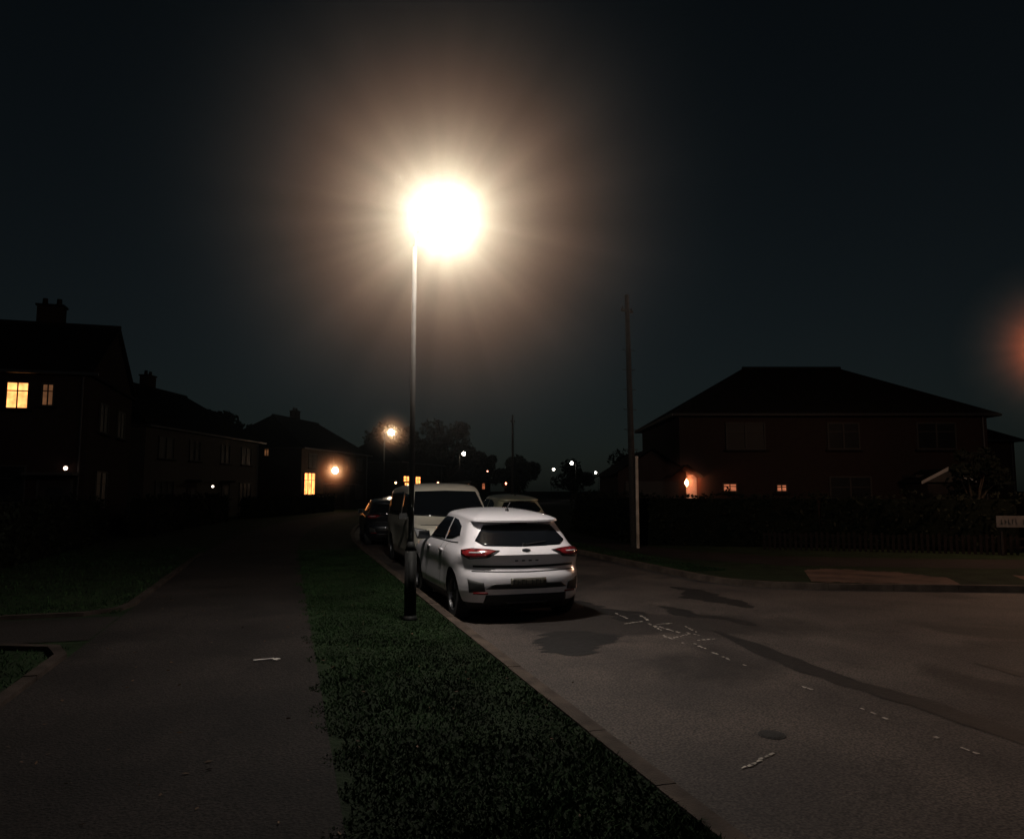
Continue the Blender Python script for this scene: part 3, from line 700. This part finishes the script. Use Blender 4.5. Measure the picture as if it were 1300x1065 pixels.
def hatch(name,loc,rot,paint,zs=1,detail=True):
    c=Car(T_H,zs=zs,name=name,loc=loc,rot=rot,paint=paint); c.loft(); c.wheels()
    c.patch(c.rx,[(-.50,1.365),(-.25,1.385),(0,1.39),(.25,1.385),(.50,1.365)],[(-.66,1.13),(-.56,1.055),(0,1.04),(.56,1.055),(.66,1.13)],M['carglass'],40,10,name='rear_window')
    for sg in (-1,1):
        fn=lambda y,z,sg=sg:c.side(sg,y,z)
        c.patch(fn,[(.98,1.30),(1.30,1.375),(1.55,1.385)],[(.86,1.17),(1.2,1.09),(1.58,1.06)],M['carglass'],16,6,name='rear_side_window')
        c.patch(fn,[(1.62,1.388),(2.05,1.388),(2.42,1.345)],[(1.66,1.058),(2.2,1.045),(2.92,1.045)],M['carglass'],18,6,name='front_side_window')
        c.patch(fn,[(.8,1.07),(1.2,1.048),(2.95,1.038)],[(.8,1.055),(1.2,1.035),(2.95,1.025)],M['black'],24,1,name='window_trim')
        for yy in (1.32,1.60,2.66):
            c.patch(fn,[(yy,1.02),(yy+.008,1.02)],[(yy-(.05 if yy<1.4 else 0),.36),(yy-(.05 if yy<1.4 else 0)+.008,.36)],M['seam'],1,14,.003,name='door_gap')
        for yy in (1.45,2.35): c.patch(fn,[(yy,.925),(yy+.17,.93)],[(yy,.895),(yy+.17,.90)],paint,4,2,.022,name='door_handle',thick=.02)
        c.patch(fn,[(1.2,.33),(2.9,.33)],[(1.2,.24),(2.9,.24)],M['black'],16,2,.012,name='sill',thick=.012)
        top=[(sg*.30,.985),(sg*.55,1.01),(sg*1.0,1.02),(sg*1.40,.985)]
        bot=[(sg*.34,.955),(sg*.50,.885),(sg*.95,.865),(sg*1.30,.925)]
        c.patch(c.rear,top,bot,M['black'],24,6,.006,name='tail_lamp_surround')
        top=[(sg*.36,.977),(sg*.58,.998),(sg*1.0,1.005),(sg*1.34,.975)]
        bot=[(sg*.42,.95),(sg*.55,.905),(sg*.95,.885),(sg*1.24,.93)]
        c.patch(c.rear,top,bot,M['tail'],24,6,.016,name='tail_lamp')
        c.patch(c.rear,[(sg*.60,.955),(sg*1.0,.955)],[(sg*.62,.94),(sg*1.0,.94)],M['clear'],8,2,.019,name='reverse_lamp',thick=.003)
        c.patch(c.rear,[(sg*.62,.56),(sg*1.05,.60)],[(sg*.58,.44),(sg*.98,.42)],M['seam'],8,4,.004,name='bumper_vent')
        c.patch(c.rear,[(sg*.52,.43),(sg*.86,.43)],[(sg*.52,.405),(sg*.86,.405)],M['tail'],8,1,.012,name='reflector')
    c.patch(c.rx,[(-.74,.785),(0,.77),(.74,.785)],[(-.74,.757),(0,.742),(.74,.757)],M['black'],30,1,.004,name='tailgate_gap')
    c.patch(c.rx,[(-.76,.712),(0,.697),(.76,.712)],[(-.76,.70),(0,.685),(.76,.70)],M['seam'],30,1,.004,name='bumper_gap')
    c.patch(c.rx,[(-.50,.545),(0,.55),(.50,.545)],[(-.60,.475),(0,.47),(.60,.475)],M['black'],30,4,.005,name='bumper_slot')
    c.patch(c.rx,[(-.26,.615),(.26,.615)],[(-.26,.505),(.26,.505)],M['plate'],10,3,.012,name='number_plate',thick=.01)
    if detail:
        x=-.225
        for i in range(7):
            if i==4: x+=.03
            c.patch(c.rx,[(x,.595),(x+.014,.595)],[(x,.525),(x+.014,.525)],M['black'],1,1,.014,name='plate_character',thick=0)
            zc=.525+.0275*rng.integers(0,3)
            c.patch(c.rx,[(x+.014,zc+.014),(x+.045,zc+.014)],[(x+.014,zc),(x+.045,zc)],M['black'],1,1,.014,name='plate_character',thick=0)
            x+=.06
        for i,xx in enumerate((-.15,-.05,.05,.15)):
            c.patch(c.rx,[(xx-.022,.85),(xx+.022,.85)],[(xx-.022,.832),(xx+.022,.832)],M['badge'],2,1,.006,name='badge_letter',thick=.004)
    c.patch(c.rx,[(-.06,.99),(0,1.005),(.06,.99)],[(-.06,.975),(0,.958),(.06,.975)],M['darkp'],8,3,.010,name='badge',thick=.01)
    c.patch(c.rx,[(-.58,.395),(0,.40),(.58,.395)],[(-.60,.24),(0,.22),(.60,.24)],M['black'],30,5,.008,name='diffuser')
    c.patch(c.rx,[(-.3,.30),(.3,.30)],[(-.28,.25),(.28,.25)],M['rim'],10,2,.014,name='skid_plate')
    c.patch(c.rx,[(-.13,1.405),(.13,1.405)],[(-.13,1.395),(.13,1.395)],M['tail'],6,1,.006,name='brake_light')
    b=MB(); p=c.rx(0,1.07); q=c.rx(.33,1.12); b.tube((p[0],p[1]-.03,p[2]),(q[0],q[1]-.025,q[2]),.010,.006,M['black'],6); b.tube((p[0],p[1]+.02,p[2]),(p[0],p[1]-.04,p[2]),.025,.02,M['black'],10)
    rz=1.49*zs; b.tube((0,.98,rz-.01),(0,.98,rz+.035),.035,.02,M['black'],10); b.tube((0,.98,rz+.03),(0,.82,rz+.14),.007,.004,M['black'],6)
    b.build('wiper_and_aerial',c.e)
    c.mirror(2.72,1.06*zs,.80)
    c.patch(c.fx,[(-.52,1.37),(0,1.39),(.52,1.37)],[(-.68,1.05),(0,1.03),(.68,1.05)],M['carglass'],30,8,name='windscreen')
    c.patch(c.fx,[(-.4,.7),(.4,.7)],[(-.45,.4),(.45,.4)],M['black'],16,5,name='grille')
    for sg in (-1,1): c.patch(c.front,[(sg*.6,.84),(sg*1.1,.86)],[(sg*.6,.7),(sg*1.05,.72)],M['clear'],10,4,.01,name='head_lamp')
    return c
hatch('parked_car',(3.17,9.72,0),0.02,M['white'])
hatch('parked_car',(6.95,21.7,0),0.0,M['yell'],1.09,False)
hatch('parked_car',(3.35,24.3,0),-.03,M['darkp'],1.0,False)
hatch('parked_car',(7.45,31,0),-.08,M['darkp'],1.05,False)
hatch('parked_car',(4.4,31.5,0),-.12,M['darkp'],1.0,False)

def van(loc,rot):
    c=Car(T_V,name='parked_van',loc=loc,rot=rot,paint=M['vanp'],wheels=(1.0,4.0),rw=.345,n=3.4,sag=.04); c.loft(); c.wheels()
    c.patch(c.fx,[(-.72,1.77),(0,1.79),(.72,1.77)],[(-.84,1.24),(0,1.20),(.84,1.24)],M['carglass'],36,10,name='windscreen')
    c.patch(c.fx,[(-.48,.92),(.48,.92)],[(-.46,.78),(.46,.78)],M['black'],20,4,name='grille')
    c.patch(c.fx,[(-.55,.55),(.55,.55)],[(-.6,.36),(.6,.36)],M['black'],20,4,name='lower_grille')
    c.patch(c.fx,[(-.26,.70),(.26,.70)],[(-.26,.60),(.26,.60)],M['sign'],8,2,.012,name='number_plate')
    c.patch(c.fx,[(-.78,1.055),(0,1.06),(.78,1.055)],[(-.78,1.045),(0,1.05),(.78,1.045)],M['seam'],24,1,.004,name='bonnet_gap')
    for sg in (-1,1):
        fn=lambda y,z,sg=sg:c.side(sg,y,z)
        c.patch(c.front,[(sg*.62,.96),(sg*1.25,1.0)],[(sg*.62,.78),(sg*1.1,.78)],M['black'],12,5,.006,name='head_lamp_surround')
        c.patch(c.front,[(sg*.68,.945),(sg*1.2,.98)],[(sg*.68,.80),(sg*1.05,.80)],M['clear'],12,5,.014,name='head_lamp')
        c.patch(fn,[(2.75,1.74),(3.35,1.70)],[(2.75,1.2),(3.95,1.2)],M['carglass'],12,6,name='cab_window')
        c.patch(fn,[(.5,1.74),(2.55,1.76)],[(.5,1.2),(2.6,1.2)],M['carglass'],20,6,name='side_window')
        c.patch(fn,[(2.66,1.8),(2.668,1.8)],[(2.66,.4),(2.668,.4)],M['seam'],1,12,.003,name='door_gap')
    c.mirror(3.75,1.22,.95)
    b=MB()
    for sg in (-1,1):
        b.tube((sg*.72,.6,2.0),(sg*.72,2.9,2.0),.018,.018,M['steel'],8)
        for yy in (.7,1.7,2.8): b.tube((sg*.72,yy,1.88),(sg*.72,yy,2.0),.016,.016,M['steel'],6)
    b.build('roof_rails',c.e)
    return c
van((3.55,20.5,0),math.pi)

# ---------------------------------------------------------------- sky, added fill light, camera
w=bpy.data.worlds.new('World'); scene.world=w; w.use_nodes=True; nt=w.node_tree; bg=nt.nodes['Background']
sky=nt.nodes.new('ShaderNodeTexSky'); sky.sky_type='NISHITA'; sky.sun_disc=False; sky.sun_elevation=R(22); sky.sun_rotation=R(200)
hs=nt.nodes.new('ShaderNodeHueSaturation'); hs.inputs['Saturation'].default_value=.55
mt=nt.nodes.new('ShaderNodeMix'); mt.data_type='RGBA'; mt.blend_type='MULTIPLY'; mt.inputs['Factor'].default_value=1; mt.inputs['B'].default_value=(.80,1.0,1.0,1)
nt.links.new(sky.outputs[0],hs.inputs['Color']); nt.links.new(hs.outputs[0],mt.inputs['A']); nt.links.new(mt.outputs['Result'],bg.inputs['Color']); bg.inputs['Strength'].default_value=.00145
sl=bpy.data.lights.new('fill_sun','SUN'); sl.energy=.03; sl.angle=R(3); sl.color=(1,.93,.95)  # added weak fill from behind the camera, lifts the car's rear
so=bpy.data.objects.new('fill_sun',sl); link(so); so.rotation_euler=(R(72),0,R(-20))
cam=bpy.data.cameras.new('camera'); co=bpy.data.objects.new('camera',cam); link(co)
cam.sensor_width=36; cam.sensor_fit='HORIZONTAL'; cam.lens=26.03; cam.clip_end=2500; cam.clip_start=.05
co.location=(0,0,1.8); co.rotation_euler=(R(90+5.44),0,R(-16.8))
scene.camera=co
